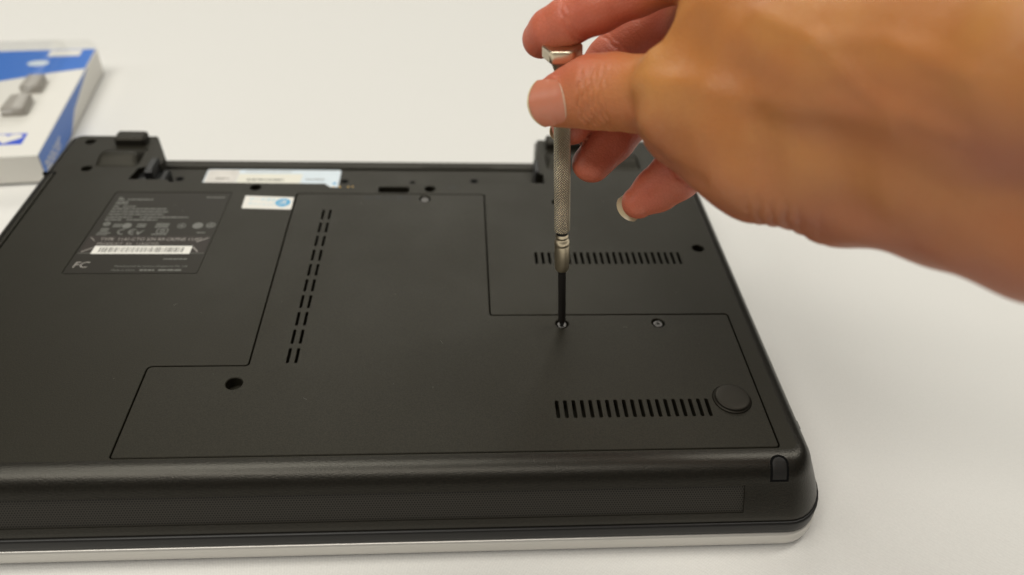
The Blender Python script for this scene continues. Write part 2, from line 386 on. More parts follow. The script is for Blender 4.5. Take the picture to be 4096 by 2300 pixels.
# battery bay floor with its raised lip
mb = MB()
mb.fill(rect(-172, 351, 47.5, 393), [], BAYZ); mb.prism(rect(-166, 392.6, 45, 399.6, 0.4), BAYZ - 7, BAYZ + 1.1, 0.3)
for x0, x1 in ((-20, 20),): mb.prism(rect(x0, 394.2, x1, 395.2), BAYZ + 1.0, BAYZ + 1.4)
BAY = mb.build('battery_bay', M_door, LAP)
for (x, y, r) in ((-152.2, 381.5, 2.2), (-62.5, 380.0, 2.2), (-34.0, 381.5, 2.6), (-25.0, 379.0, 1.6), (9.5, 381.0, 2.2)):
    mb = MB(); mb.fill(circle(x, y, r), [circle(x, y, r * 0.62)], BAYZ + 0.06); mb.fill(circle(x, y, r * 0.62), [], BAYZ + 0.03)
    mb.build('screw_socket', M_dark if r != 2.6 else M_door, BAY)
pin0 = None
for x in (-69.07, -66.83, -64.58, -61.10, -56.88, -54.64):
    if pin0 is None:
        mb = MB(); mb.prism(rect(x - 0.28, 354.3, x + 0.28, 355.6), T - 5, T - 0.6, 0.1); pin0 = mb.build('battery_contact', M_gold, BAY); px0 = x; pl = pin0.location.copy()
    else:
        c = pin0.copy(); COL.objects.link(c); c.location = pl + Vector((x - px0, 0, 0)) * S

# licence sticker on the bay floor
mb = MB(); mb.prism(rect(-139.2, 366.0, -65.5, 391.6, 1.6), BAYZ + 0.01, BAYZ + 0.12); COA = mb.build('licence_sticker', M_coa, LAP)
mb = MB(); mb.fill(rect(-138.6, 366.4, -121.5, 391.0, 1.4), [], BAYZ + 0.15); mb.build('security_strip', M_coa_s, COA)
mb = MB(); mb.fill(rect(-121.3, 366.4, -86.5, 387.2), [], BAYZ + 0.15); mb.build('cream_panel', M_coa_w, COA)
def dashes(name, x0, x1, y, z, h, m, parent, seed, dens=0.8):        # a line of print too small and blurred to read
    r = random.Random(seed); mb = MB(); x = x0
    while x < x1:
        wl = r.uniform(0.8, 3.2) * h; e = min(x + wl, x1)
        if r.random() < dens: mb.fill(rect(x, y, e, y + h), [], z)
        x = e + 0.35 * h
    if mb.v: mb.build(name, m, parent)
dashes('print_line', -116, -96, 380.2, BAYZ + 0.18, 1.5, M_bar, COA, 3, 1.0)
dashes('print_line', -84, -74, 381.0, BAYZ + 0.18, 1.0, M_bar, COA, 4, 1.0)
dashes('print_line', -118, -93, 389.0, BAYZ + 0.18, 0.8, M_grey, COA, 5, 1.0)
dashes('print_line', -133, -126, 381.0, BAYZ + 0.18, 2.0, M_grey, COA, 6, 1.0)
mb = MB(); mb.fill(circle(-67.8, 377.5, 1.1), [], BAYZ + 0.18); mb.build('blue_mark', M_cyan, COA)

# hinge blocks: ridge, rear foot and the black hinge parts in the two pockets
def ridge(x0, x1):
    mb = MB(); pr = [(372.2, 0.02), (373.2, 0.25), (374.6, 1.2), (376.6, 2.9), (378.4, 3.9), (380.2, 4.2), (382.2, 3.9), (385.0, 2.6), (388.5, 0.9), (391.0, 0.02)]
    rows = []
    for x, k in ((x0, 0.0), (x0 + 0.7, 0.5), (x0 + 1.8, 0.85), (x0 + 3.5, 1.0), (x1 - 3.5, 1.0), (x1 - 1.8, 0.85), (x1 - 0.7, 0.5), (x1, 0.0)):
        rows.append([(x, 380 + (y - 380) * (0.8 + 0.2 * k), T + 0.01 + h * k) for y, h in pr])
    mb.grid(rows, True, flip=True); mb.build('hinge_ridge', M_case, LAP)
ridge(-191.0, -169.2); ridge(49.0, 101.5)
def rear_foot(x0, x1):
    mb = MB(); mb.prism(rect(x0, 394.4, x1, 403.6, 1.8), T + 0.01, T + 4.6, 1.0); mb.build('rear_foot', M_rubber, LAP)
rear_foot(-187.5, -171.2); rear_foot(50.5, 75.0)
for pts in ([(-169, 361, -156, 373.5, -3.5, 1.0), (-163, 364, -158.5, 378, 2.5, 0.8), (-157.5, 360, -153.5, 376, -3.5, 0.8)], [(36.2, 359.2, 46, 363.5, -3.0, 0.6), (37, 363.6, 45.8, 368.4, -6.0, 0.6), (42.2, 368.5, 44.6, 381.5, 1.2, 0.5)]):
    mb = MB()
    for x0, y0, x1, y1, zt, ch in pts: mb.prism(rect(x0, y0, x1, y1, 0.6), BAYZ - 0.5, T + zt, ch)
    mb.build('hinge', M_hinge, LAP)
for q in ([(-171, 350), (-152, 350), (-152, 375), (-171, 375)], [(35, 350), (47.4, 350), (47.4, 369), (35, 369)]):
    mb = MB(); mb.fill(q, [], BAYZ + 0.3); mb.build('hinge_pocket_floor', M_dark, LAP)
mb = MB(); mb.prism([(42.0, 369.5), (43.7, 369.5), (46.3, 403.8), (44.6, 403.8)], BAYZ, T - 0.7, 0.5); mb.build('bay_wall_sheen', M_sheen, LAP)  # added pale strip: the bay wall's reflection of the cloth, as colour
mb = MB(); mb.prism(rect(-214.6, 365.2, -207.6, 366.8, 0.3), T - 1.5, T + 0.03); mb.build('drive_bay_notch', M_dark, LAP)

# access door
SCREWS = [(44.3, 247.3), (85.9, 247.4), (-16.7, 343.1)]
def door():
    mb = MB(); H = []
    for x, y in SCREWS: H.append((circle(x, y, 2.75), 1.9, 0.3, True))
    H.append((circle(-85.5, 214.5, 3.15), 4.5, 0.3, True))
    for i in range(10):                      # long double row of slots
        y1 = 332.9 - i * 11.03; y0 = y1 - 8.4
        for xc in (-66.5 - i * 0.08, -63.2 - i * 0.08): H.append((slot_loop(xc - 0.55, y0, xc + 0.55, y1), 2.6, 0.12, False))
    for i in range(19):                      # lower vent
        x = 37.6 + i * 3.24; H.append((slot_loop(x - 0.66, 194.9, x + 0.66, 203.7), 2.6, 0.12, False))
    H.append((circle(106.2, 203.2, 7.5, 40), 0.7, 0.15, True))
    plate(mb, DOOR_R, H, T - 0.05, 2.0, 0.28)
    return mb.build('access_door', M_door, LAP)
DR = door()
def screw():
    mb = MB(); n = 24
    cross = rounded([(0.22, 0.22), (0.95, 0.22), (0.95, -0.22), (0.22, -0.22), (0.22, -0.95), (-0.22, -0.95), (-0.22, -0.22), (-0.95, -0.22), (-0.95, 0.22), (-0.22, 0.22), (-0.22, 0.95), (0.22, 0.95)], 0.08, 2)
    cx, cy = SCREWS[1]; ca, sa = math.cos(0.5), math.sin(0.5)
    cr = [(cx + x * ca - y * sa, cy + x * sa + y * ca) for x, y in cross]
    z = T - 0.45
    mb.grid([[(x, y, z - 1.3) for x, y in circle(cx, cy, 2.05, n)], [(x, y, z - 0.22) for x, y in circle(cx, cy, 2.05, n)], [(x, y, z - 0.05) for x, y in circle(cx, cy, 1.95, n)], [(x, y, z) for x, y in circle(cx, cy, 1.75, n)]], True, True)
    if area2(cr) < 0: cr = cr[::-1]
    mb.fill(circle(cx, cy, 1.75, n), [cr], z)
    mb.grid([[(x, y, z) for x, y in cr], [(x, y, z - 0.5) for x, y in cr]], False, True); mb.fill(cr, [], z - 0.5)
    return mb.build('screw', M_screw, DR)
sc0 = screw(); sl = sc0.location.copy()
for x, y in (SCREWS[0], SCREWS[2]):
    c = sc0.copy(); COL.objects.link(c); c.location = sl + Vector((x - SCREWS[1][0], y - SCREWS[1][1], 0)) * S
# round rubber foot
mb = MB(); rows = []
for r, z in ((7.3, -0.7), (7.3, 0.1), (7.15, 0.35), (6.6, 0.4), (6.75, 0.7), (6.75, 1.15), (6.5, 1.45), (5.8, 1.62), (3.8, 1.70), (1.5, 1.72), (0.02, 1.72)): rows.append([(x, y, T + z) for x, y in circle(106.2, 203.2, r, 40)])
mb.grid(rows, True, True); mb.build('rubber_foot', M_rubber, DR)
# moulded pictograms beside the door screw
def icon(kind, x, y, w_, h_, parent, z):
    mb = MB()
    if kind == 'keys':
        for r in range(3):
            for k in range(5): mb.fill(rect(x + k * w_ / 5, y + r * h_ / 3, x + (k + 0.75) * w_ / 5, y + (r + 0.7) * h_ / 3), [], z)
    elif kind == 'box':
        mb.fill(rect(x, y, x + w_, y + h_, 0.2), [rect(x + 0.45, y + 0.45, x + w_ - 0.45, y + h_ - 0.45, 0.1)], z); mb.fill(circle(x + w_ / 2, y + h_ / 2, h_ * 0.22, 12), [], z)
    elif kind == 'frame':
        mb.fill(rect(x, y, x + w_, y + h_, 0.4), [rect(x + 0.4, y + 0.4, x + w_ - 0.4, y + h_ - 0.4, 0.3)], z)
    elif kind == 'bar':
        mb.fill(rect(x, y, x + w_, y + h_ * 0.35), [], z); mb.fill(rect(x, y + h_ * 0.55, x + w_, y + h_ * 0.95, 0.3), [], z)
    elif kind == 'arrow':
        mb.fill([(x, y + h_ * 0.2), (x + w_ * 0.5, y + h_ * 0.2), (x + w_ * 0.5, y), (x + w_, y + h_ * 0.5), (x + w_ * 0.5, y + h_), (x + w_ * 0.5, y + h_ * 0.8), (x, y + h_ * 0.8)], [], z)
    mb.build('pictogram', M_icon, parent)
for kind, x, w_ in (('keys', -47.6, 4.6), ('arrow', -41.8, 3.2), ('box', -37.6, 4.8), ('bar', -31.4, 3.4), ('frame', -27.0, 3.6)): icon(kind, x, 342.4, w_, 3.6, DR, T - 0.02)
icon('keys', -4.6, 352.4, 4.4, 2.8, CASE, T + 0.02)
mb = MB(); mb.fill([(-8.0, 353.2), (-6.6, 354.0), (-6.6, 352.4)], [], T + 0.02); mb.build('pictogram', M_icon, CASE)

# rating label
RL = (lambda mb: (mb.prism(rounded([(-173.8, 282.3), (-116.1, 282.3), (-114.9, 347.7), (-171.6, 347.7)], 0.8), T - 0.33, T - 0.12), mb.build('rating_label', M_label, LAP))[1])(MB())
ZL = T - 0.10
def at_label(u, v):                          # u across 0..57, v down 0..65.4
    return (-171.6 - 2.2 * v / 65.4 + u, 347.7 - v)
mb = MB(); mb.fill([at_label(1.0, 50.6), at_label(56.6, 50.6), at_label(56.6, 37.2), at_label(1.0, 37.2)], [], ZL); STRIP = mb.build('printed_strip', M_label_b, RL)
mb = MB(); mb.fill([at_label(0.8, 50.9), at_label(56.8, 50.9), at_label(56.8, 50.6), at_label(0.8, 50.6)], [], ZL + 0.005); mb.build('strip_edge', M_print, RL)
def lab_text(body, u, v, h, wd, m, shear=0.0): x, y = at_label(u, v); return text('lettering', body, x, y, ZL + 0.02, h, wd, m, RL, shear=shear)
ln = [(3.0, 5, 5.5), (3.2, 8.6, 9), (3.0, 20, 6.9), (3.0, 9, 10.5), (3.0, 13.5, 13), (3.0, 29.5, 15.2), (3.0, 30.5, 17.6), (3.0, 29.3, 20.0), (3.0, 41.5, 22.4), (3.0, 27.5, 24.6)]
for i, (u0, u1, v) in enumerate(ln):
    x, y = at_label(u0, v + 0.0); dashes('print_line', x, x + u1 - u0, y, ZL + 0.02, 1.0, M_print, RL, 20 + i, 0.97)
x, y = at_label(45.5, 4.6); dashes('print_line', x, x + 9, y, ZL + 0.02, 0.9, M_print, RL, 41, 1.0)
x, y = at_label(49.0, 35.0); dashes('print_line', x, x + 4, y, ZL + 0.02, 0.8, M_print, RL, 42, 1.0)
x, y = at_label(40.0, 55.5); dashes('print_line', x, x + 10.5, y, ZL + 0.02, 0.8, M_print, RL, 43, 1.0)
def mark(fn):
    mb = MB(); fn(mb); return mb.build('approval_mark', M_print, RL)
def disc(u, v, r, hole=None):
    def fn(mb):
        x, y = at_label(u, v); mb.fill(circle(x, y, r, 20), [circle(x, y, r * hole, 20)] if hole else [], ZL + 0.02)
        if hole: mb.fill(rect(x - r * 0.5, y - r * 0.35, x + r * 0.5, y + r * 0.05, 0.1), [], ZL + 0.02); mb.fill(rect(x - r * 0.35, y + r * 0.2, x + r * 0.35, y + r * 0.45, 0.1), [], ZL + 0.02)
    return fn
mark(disc(5.2, 27.6, 1.7, 0.55)); mark(disc(48.0, 28.8, 2.5)); mark(disc(54.0, 28.4, 2.2, 0.72)); mark(disc(15.0, 29.0, 2.2)); mark(disc(40.5, 29.0, 2.0, 0.8))
def blk(u0, v0, u1, v1, rows=1, hole=False):
    def fn(mb):
        for k in range(rows):
            a = v0 + (v1 - v0) * k / rows; b = a + (v1 - v0) / rows * 0.62 if rows > 1 else v1
            x0, ya = at_label(u0, a); x1, yb = at_label(u1, b); r_ = rect(x0, yb, x1, ya, 0.25)
            mb.fill(r_, [rect(x0 + 0.5, yb + 0.5, x1 - 0.5, ya - 0.5, 0.2)] if hole else [], ZL + 0.02)
    return fn
mark(blk(8.5, 27.6, 12.6, 30.6, 3)); mark(blk(19.5, 27.5, 23.8, 30.8, 2)); mark(blk(28.2, 27.0, 34.5, 31.0, 3)); mark(blk(4.0, 31.2, 7.8, 34.4, 2)); mark(blk(3.5, 34.6, 9.5, 35.4)); mark(blk(30.0, 31.6, 35.5, 35.0, 1, True)); mark(blk(28.5, 35.6, 35.5, 36.4)); mark(blk(3.2, 36.0, 8.4, 36.6))
mark(lambda mb: (mb.fill(circle(*at_label(32.8, 33.3), 1.1, 14), [circle(*at_label(32.8, 33.3), 0.6, 14)], ZL + 0.02)))
mark(lambda mb: mb.fill([at_label(21.0, 32.6), at_label(22.2, 34.6), at_label(24.6, 32.0), at_label(22.6, 36.2), at_label(21.6, 36.0)], [], ZL + 0.02))
def arc_letter(u, v, r, bar):                # the two round letters of the conformity mark
    def fn(mb):
        cx, cy = at_label(u, v); pts = [(cx + r * math.cos(a), cy + r * math.sin(a)) for a in np.linspace(math.radians(70), math.radians(290), 16)] + [(cx + r * 0.68 * math.cos(a), cy + r * 0.68 * math.sin(a)) for a in np.linspace(math.radians(290), math.radians(70), 16)]
        mb.fill(pts, [], ZL + 0.02)
        if bar: mb.fill(rect(cx - r * 0.75, cy - r * 0.16, cx + r * 0.15, cy + r * 0.16), [], ZL + 0.02)
    return fn
mark(arc_letter(14.6, 34.0, 2.3, False)); mark(arc_letter(19.6, 34.0, 2.3, True))
lab_text('TYPE  1141-CTO S/N R9-CKPNE 11/07', 6.8, 41.0, 2.2, 46.0, M_print_w)
lab_text('PRODUCT  ID:  1141CTO', 6.6, 44.5, 1.9, 27.5, M_print_w)
lab_text('FC', 2.4, 61.4, 4.2, 6.6, M_print_w, 0.15)
lab_text('Manufactured for Lenovo (Singapore) Pte. Ltd.', 20.4, 61.0, 1.3, 32.0, M_print)
lab_text('Made in China', 20.0, 63.8, 1.2, 10.2, M_print); x, y = at_label(32.2, 63.8); dashes('print_line', x, x + 6.4, y, ZL + 0.02, 1.1, M_print, RL, 51, 1.0); x, y = at_label(40.3, 63.8); dashes('print_line', x, x + 10, y, ZL + 0.02, 1.1, M_print, RL, 52, 1.0)
mb = MB(); q = [at_label(6.4, 51.3), at_label(50.4, 51.3), at_label(50.2, 45.2), at_label(6.4, 45.2)]; mb.fill(q, [], ZL + 0.04); mb.build('barcode_sticker', M_white, RL)
mb = MB(); r = random.Random(11); u = 9.2
while u < 47:
    wd = r.choice([0.22, 0.3, 0.45, 0.65]); mb.fill([at_label(u, 50.0), at_label(u + wd, 50.0), at_label(u + wd, 46.4), at_label(u, 46.4)], [], ZL + 0.06); u += wd + r.choice([0.25, 0.35, 0.6])
tag(mb.build('barcode', M_bar, RL), kind='stuff')
for a, b, wd in (((2.0, 38.6), (4.6, 41.2), 0.35), ((1.8, 49.8), (5.8, 46.6), 0.5), ((51.0, 42.0), (55.8, 38.6), 0.5), ((50.6, 46.0), (53.6, 49.6), 0.55)):
    mb = MB(); A, B = Vector(at_label(*a)), Vector(at_label(*b)); n = (B - A).normalized(); n = Vector((-n.y, n.x)) * wd * 0.5
    mb.fill([tuple(A - n), tuple(B - n), tuple(B + n), tuple(A + n)], [], ZL + 0.03); mb.build('corner_stroke', M_print_w, RL)

# small white sticker with blue print
ST = [(-107.0, 333.6), (-82.6, 332.6), (-82.8, 343.6), (-107.3, 344.9)]
mb = MB(); mb.prism(rounded(ST, 0.8), T + 0.02, T + 0.22, 0.05); STK = mb.build('white_sticker', M_white, LAP)
cr_ = math.atan2(-1.1, 24.4)
text('lettering', '\u30c7\u30fc\u30bf\u6d88\u53bb', -104.6, 340.6, T + 0.25, 2.1, 13.2, M_cyan_l, STK, rot=cr_)
text('lettering', '\u30af\u30ea\u30fc\u30cb\u30f3\u30b0', -104.6, 336.5, T + 0.25, 2.0, 13.6, M_cyan_l, STK, rot=cr_)
mb = MB(); mb.fill(circle(-87.6, 338.7, 3.7, 28), [], T + 0.24); mb.build('blue_disc', M_cyan, STK)
text('lettering', '\u6e08', -89.9, 337.0, T + 0.27, 3.3, 4.4, M_white, STK)

# speaker grille
(oa, za), (ob, zb) = PROF[G0], PROF[G1]
mb = MB(); mb.add([(GX0, YF - oa + 0.55, T + za - 0.38), (GX1, YF - oa + 0.55, T + za - 0.38), (GX1, YF - ob + 0.55, T + zb - 0.38), (GX0, YF - ob + 0.55, T + zb - 0.38)], [(0, 3, 2, 1)])
g = mb.build('speaker_grille', M_grille, LAP); uv = g.data.uv_layers.new(name='UVMap'); hgt = math.hypot(ob - oa, zb - za)
for lp, co in zip(g.data.loops, [(0, 0)] * 4):
    v = g.data.vertices[lp.vertex_index].co; X_ = (v.x / S) ; top = v.z > min(q.co.z for q in g.data.vertices) + 1e-5
    uv.data[lp.index].uv = (X_ + 200, hgt if top else 0.0)

# rubber bumper set into the rolled front edge
def prof_at(s):                              # point at arc length s along the edge profile
    d = 0
    for (o0, z0), (o1, z1) in zip(PROF[:-1], PROF[1:]):
        L = math.hypot(o1 - o0, z1 - z0)
        if d + L >= s: t = (s - d) / L; n = Vector((-(z1 - z0), o1 - o0)) / L; return o0 + (o1 - o0) * t, z0 + (z1 - z0) * t, n
        d += L
    return *PROF[-1], Vector((1, 0))
def bumper(x0, x1, s0, s1, lift, m, name, parent):
    mb = MB(); rows = []; hw = (x1 - x0) / 2; xc = (x0 + x1) / 2
    for s in list(np.linspace(s0, s0 + hw, 9)) + list(np.linspace(s0 + hw, s1, 8))[1:]:
        k = min(1.0, max(0.0, (s - s0) / hw)); wd = hw * math.sqrt(max(0.0, 1 - (1 - k) ** 2)) * 0.999 + 0.001
        o, z, nn = prof_at(s); row = []
        for t in np.linspace(-1, 1, 11):
            e = lift * (1 - 0.5 * abs(t) ** 6); row.append((xc + t * wd, YF - o - (-nn.x if False else abs(nn.x)) * e, T + z + abs(nn.y) * e))
        rows.append(row)
    mb.grid(rows, True, flip=True); return mb.build(name, m, parent)
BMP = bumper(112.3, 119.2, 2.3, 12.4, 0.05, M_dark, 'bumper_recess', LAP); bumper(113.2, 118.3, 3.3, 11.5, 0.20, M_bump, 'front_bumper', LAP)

# black middle band and silver lid
def band(name, prof, m, fs=0.75, fr=0.1, close=True):
    mb = MB(); rows = [ring(o, T + z, fs, fr)[0] for o, z in prof]
    mb.grid(rows, True, True, True)
    if close: mb.fill([(x, y) for x, y, _ in rows[-1]], [], rows[-1][0][2], True)
    return mb.build(name, m, LAP)
band('middle_band', [(15.9, -21.4), (16.2, -20.9), (16.7, -20.55), (17.3, -20.6), (17.7, -21.0), (17.85, -21.6), (17.9, -24.0), (18.0, -25.6), (17.7, -26.1), (16.8, -26.3)], M_band, close=False)
band('lid', [(16.6, -26.3), (17.4, -26.35), (18.0, -26.6), (18.4, -27.1), (18.6, -27.8), (18.7, -29.5), (18.7, -31.4), (18.4, -32.4), (17.6, -33.0)], M_silver, close=False)
band('lid_underside', [(17.5, -33.0), (17.0, -33.6), (16.2, -33.9)], M_hinge)
mb = MB(); mb.prism(rect(129.0, 192.5, 131.9, 197.5, 1.0), T - 8.5, T - 5.6, 0.6); mb.build('side_latch', M_hinge, LAP)

# lint on the underside: short fibres nobody would count
mb = MB(); r = random.Random(5)
for i in range(34):
    x, y = r.uniform(-150, 115), r.uniform(185, 345); a = r.uniform(0, 6.28); L = r.choice([0.25, 0.3, 0.5, 0.9, 1.6]); pts = []
    for k in range(5): pts.append((x, y, T + 0.06)); x += math.cos(a) * L / 4; y += math.sin(a) * L / 4; a += r.uniform(-0.8, 0.8)
    mb.tube(pts, 0.035, 5)
tag(mb.build('lint', M_lint, LAP), kind='stuff')

# ------------------------------------------------------------------ screwdriver
TIP = Vector((44.3, 247.0, T - 0.7)); TOP = Vector((34.28, 246.13, 155.18))
AX = (TOP - TIP).normalized(); AXU = Vector((1, 0, 0)); AXU = (AXU - AX * AXU.dot(AX)).normalized(); AXV = AX.cross(AXU); DL = (TOP - TIP).length
DRV = empty('screwdriver', tuple(TIP), 'slim nickel screwdriver with knurled handle and black blade standing in a laptop screw', 'screwdriver')
def lathe(mb, prof, n=48, smooth=True, phase=0.0, rfun=None):
    rows = []
    for rr, h in prof:
        row = []
        for t in np.linspace(0, 2 * math.pi, n, endpoint=False):
            q = rr if rfun is None else rfun(t, h, rr); row.append(tuple(TIP + AX * h + (AXU * math.cos(t + phase) + AXV * math.sin(t + phase)) * q))
        rows.append(row)
    mb.grid(rows, smooth, True)
mb = MB(); lathe(mb, [(0.3, -0.2), (0.75, 0.3), (1.0, 1.4), (1.5, 2.4), (1.62, 3.5), (1.62, 31.5)], 24); mb.build('blade', M_black_steel, DRV)
mb = MB(); lathe(mb, [(1.5, 30.6), (2.2, 30.6), (2.55, 30.9), (2.75, 31.5), (2.85, 32.4), (2.9, 33.5), (2.92, 42.9), (2.9, 43.0), (2.85, 43.3), (2.95, 43.6), (2.98, 44.3), (2.85, 45.0), (2.6, 45.7), (2.35, 46.3), (2.3, 46.8), (2.5, 47.1), (2.55, 47.5), (2.4, 47.9), (2.35, 48.6)], 48); mb.build('chuck', M_steel, DRV)
mb = MB(); lathe(mb, [(2.35, 48.2), (2.1, 48.6), (2.1, 49.6), (2.3, 49.9)], 32); mb.build('collar', M_black_steel, DRV)
def knurl(t, h, rr):
    if rr < 2.9: return rr
    N = 20; tw = h * 0.30
    a = abs(((t + tw) * N / (2 * math.pi)) % 1.0 - 0.5) * 2; b = abs(((t - tw) * N / (2 * math.pi)) % 1.0 - 0.5) * 2
    return rr + 0.06 - 0.55 * (1 - min(1.0, 1.15 * min(a, b)))
mb = MB(); hs = np.arange(50.2, DL - 9.6, 0.13)
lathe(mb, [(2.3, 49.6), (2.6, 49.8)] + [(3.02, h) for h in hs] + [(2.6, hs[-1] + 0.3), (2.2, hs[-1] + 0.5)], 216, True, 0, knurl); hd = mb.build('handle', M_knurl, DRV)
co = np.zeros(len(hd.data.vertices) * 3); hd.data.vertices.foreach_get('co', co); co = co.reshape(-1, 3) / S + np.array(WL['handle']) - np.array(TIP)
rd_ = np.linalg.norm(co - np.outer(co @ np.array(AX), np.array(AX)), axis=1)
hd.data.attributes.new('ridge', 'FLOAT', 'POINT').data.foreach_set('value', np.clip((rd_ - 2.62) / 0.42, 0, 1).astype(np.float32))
nt = M_knurl.node_tree; a_ = nt.nodes.new('ShaderNodeAttribute'); a_.attribute_name = 'ridge'; x_ = nt.nodes.new('ShaderNodeMix'); x_.data_type = 'RGBA'   # groove shade and ridge brightness painted into the metal colour
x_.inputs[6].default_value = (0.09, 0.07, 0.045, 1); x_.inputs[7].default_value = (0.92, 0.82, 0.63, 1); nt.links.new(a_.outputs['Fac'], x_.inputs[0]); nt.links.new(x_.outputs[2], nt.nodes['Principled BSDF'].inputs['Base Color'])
mb = MB(); lathe(mb, [(2.2, DL - 9.4), (2.2, DL - 7.0), (2.9, DL - 6.4), (3.4, DL - 5.0), (3.6, DL - 4.2), (5.2, DL - 2.6)], 48); mb.build('neck', M_steel, DRV)
def octo(t, h, rr):                          # eight-sided swivel cap with rounded corners
    k = math.pi / 3; u = ((t) % k) - k / 2; p = rr * math.cos(k / 2) / math.cos(u); return min(p, rr * 0.955)
mb = MB(); lathe(mb, [(4.6, DL - 2.9), (6.5, DL - 2.2), (6.9, DL - 1.6), (6.95, DL + 1.6), (6.7, DL + 2.1), (6.3, DL + 2.25), (5.6, DL + 1.9), (3.0, DL + 1.4), (0.05, DL + 1.3)], 96, True, -0.14, octo)
capo = mb.build('cap', M_steel, DRV)

# ------------------------------------------------------------------ hand and forearm (one continuous skin)
def seg(P, a, b):
    a3, b3 = np.array(a[:3], np.float32), np.array(b[:3], np.float32); ba = b3 - a3
    t = np.clip(((P - a3) @ ba) / (ba @ ba), 0, 1)
    return np.linalg.norm(P - a3 - t[:, None] * ba, axis=1) - (a[3] + (b[3] - a[3]) * t)
def smin(a, b, k):
    h = np.clip(0.5 + 0.5 * (b - a) / k, 0, 1); return b + (a - b) * h - k * h * (1 - h)
def chain(P, pts, k=2.0):
    d = None
    for a, b in zip(pts[:-1], pts[1:]):
        e = seg(P, a, b); d = e if d is None else smin(d, e, k)
    return d
INDEX = [(28.24, 256.24, 154.95, 6.41), (30.96, 253.88, 158.67, 7.23), (36.05, 251.75, 162.94, 7.64), (45.12, 249.23, 168.73, 8.12), (56.03, 247.21, 175.33, 8.46), (68.29, 245.13, 181.99, 9.02), (82.02, 237.83, 184.09, 11.89)]
MIDDLE = [(40.88, 253.50, 124.73, 7.27), (46.62, 260.75, 132.53, 8.87), (55.36, 268.03, 142.26, 9.30), (64.54, 270.36, 150.76, 10.48), (74.79, 266.77, 156.97, 11.64), (89.36, 242.96, 169.08, 13.22)]
RING = [(48.63, 247.55, 112.11, 7.08), (56.30, 252.85, 119.33, 8.10), (65.96, 258.32, 130.12, 8.90), (76.37, 262.21, 142.21, 10.19), (86.25, 257.94, 152.27, 10.96), (94.35, 236.25, 161.53, 13.85)]
LITTLE = [(63.78, 231.04, 106.40, 5.90), (69.60, 231.98, 111.30, 7.68), (75.74, 231.75, 117.96, 9.08), (83.59, 230.75, 128.59, 9.11), (89.53, 229.31, 140.07, 9.36), (96.56, 215.67, 152.65, 13.90)]
THUMB = [(30.93, 236.09, 141.93, 7.41), (33.91, 235.50, 143.11, 8.55), (38.42, 235.16, 144.75, 10.19), (43.31, 232.84, 147.19, 11.73), (49.71, 229.78, 148.90, 11.96), (56.10, 224.23, 150.75, 11.60), (64.12, 215.14, 154.78, 13.32), (72.76, 203.94, 157.92, 17.08)]
MASS = [[(70.49, 205.13, 154.40, 16.15), (83.33, 191.37, 151.75, 17.81), (100.76, 178.36, 153.64, 18.28), (115.02, 165.72, 158.77, 18.85), (131.89, 145.45, 164.41, 20.79), (162.04, 110.89, 174.67, 24.94)],
        [(82.14, 219.20, 177.33, 15.94), (86.81, 200.94, 176.23, 19.31), (98.08, 180.11, 180.59, 19.16), (108.63, 164.69, 186.68, 20.40), (119.75, 146.49, 194.21, 21.63), (148.09, 120.66, 205.36, 24.85)],
        [(72.76, 203.94, 157.92, 13.66), (83.59, 223.08, 175.89, 13.90)],
        [(88.19, 231.56, 170.92, 14.51), (96.15, 213.53, 156.30, 15.46), (104.86, 189.44, 161.16, 20.58), (119.40, 164.11, 171.44, 22.97)]]
def hand_sdf(P):
    P = np.asarray(P, np.float32)
    m = None
    for c in MASS:
        e = chain(P, c, 8.0); m = e if m is None else smin(m, e, 14.0)
    d = smin(m, chain(P, THUMB, 1.5), 6.0)
    for f in (INDEX, MIDDLE, RING, LITTLE):
        d = smin(d, smin(m, chain(P, f, 2.0), 6.0), 0.9)
    return d
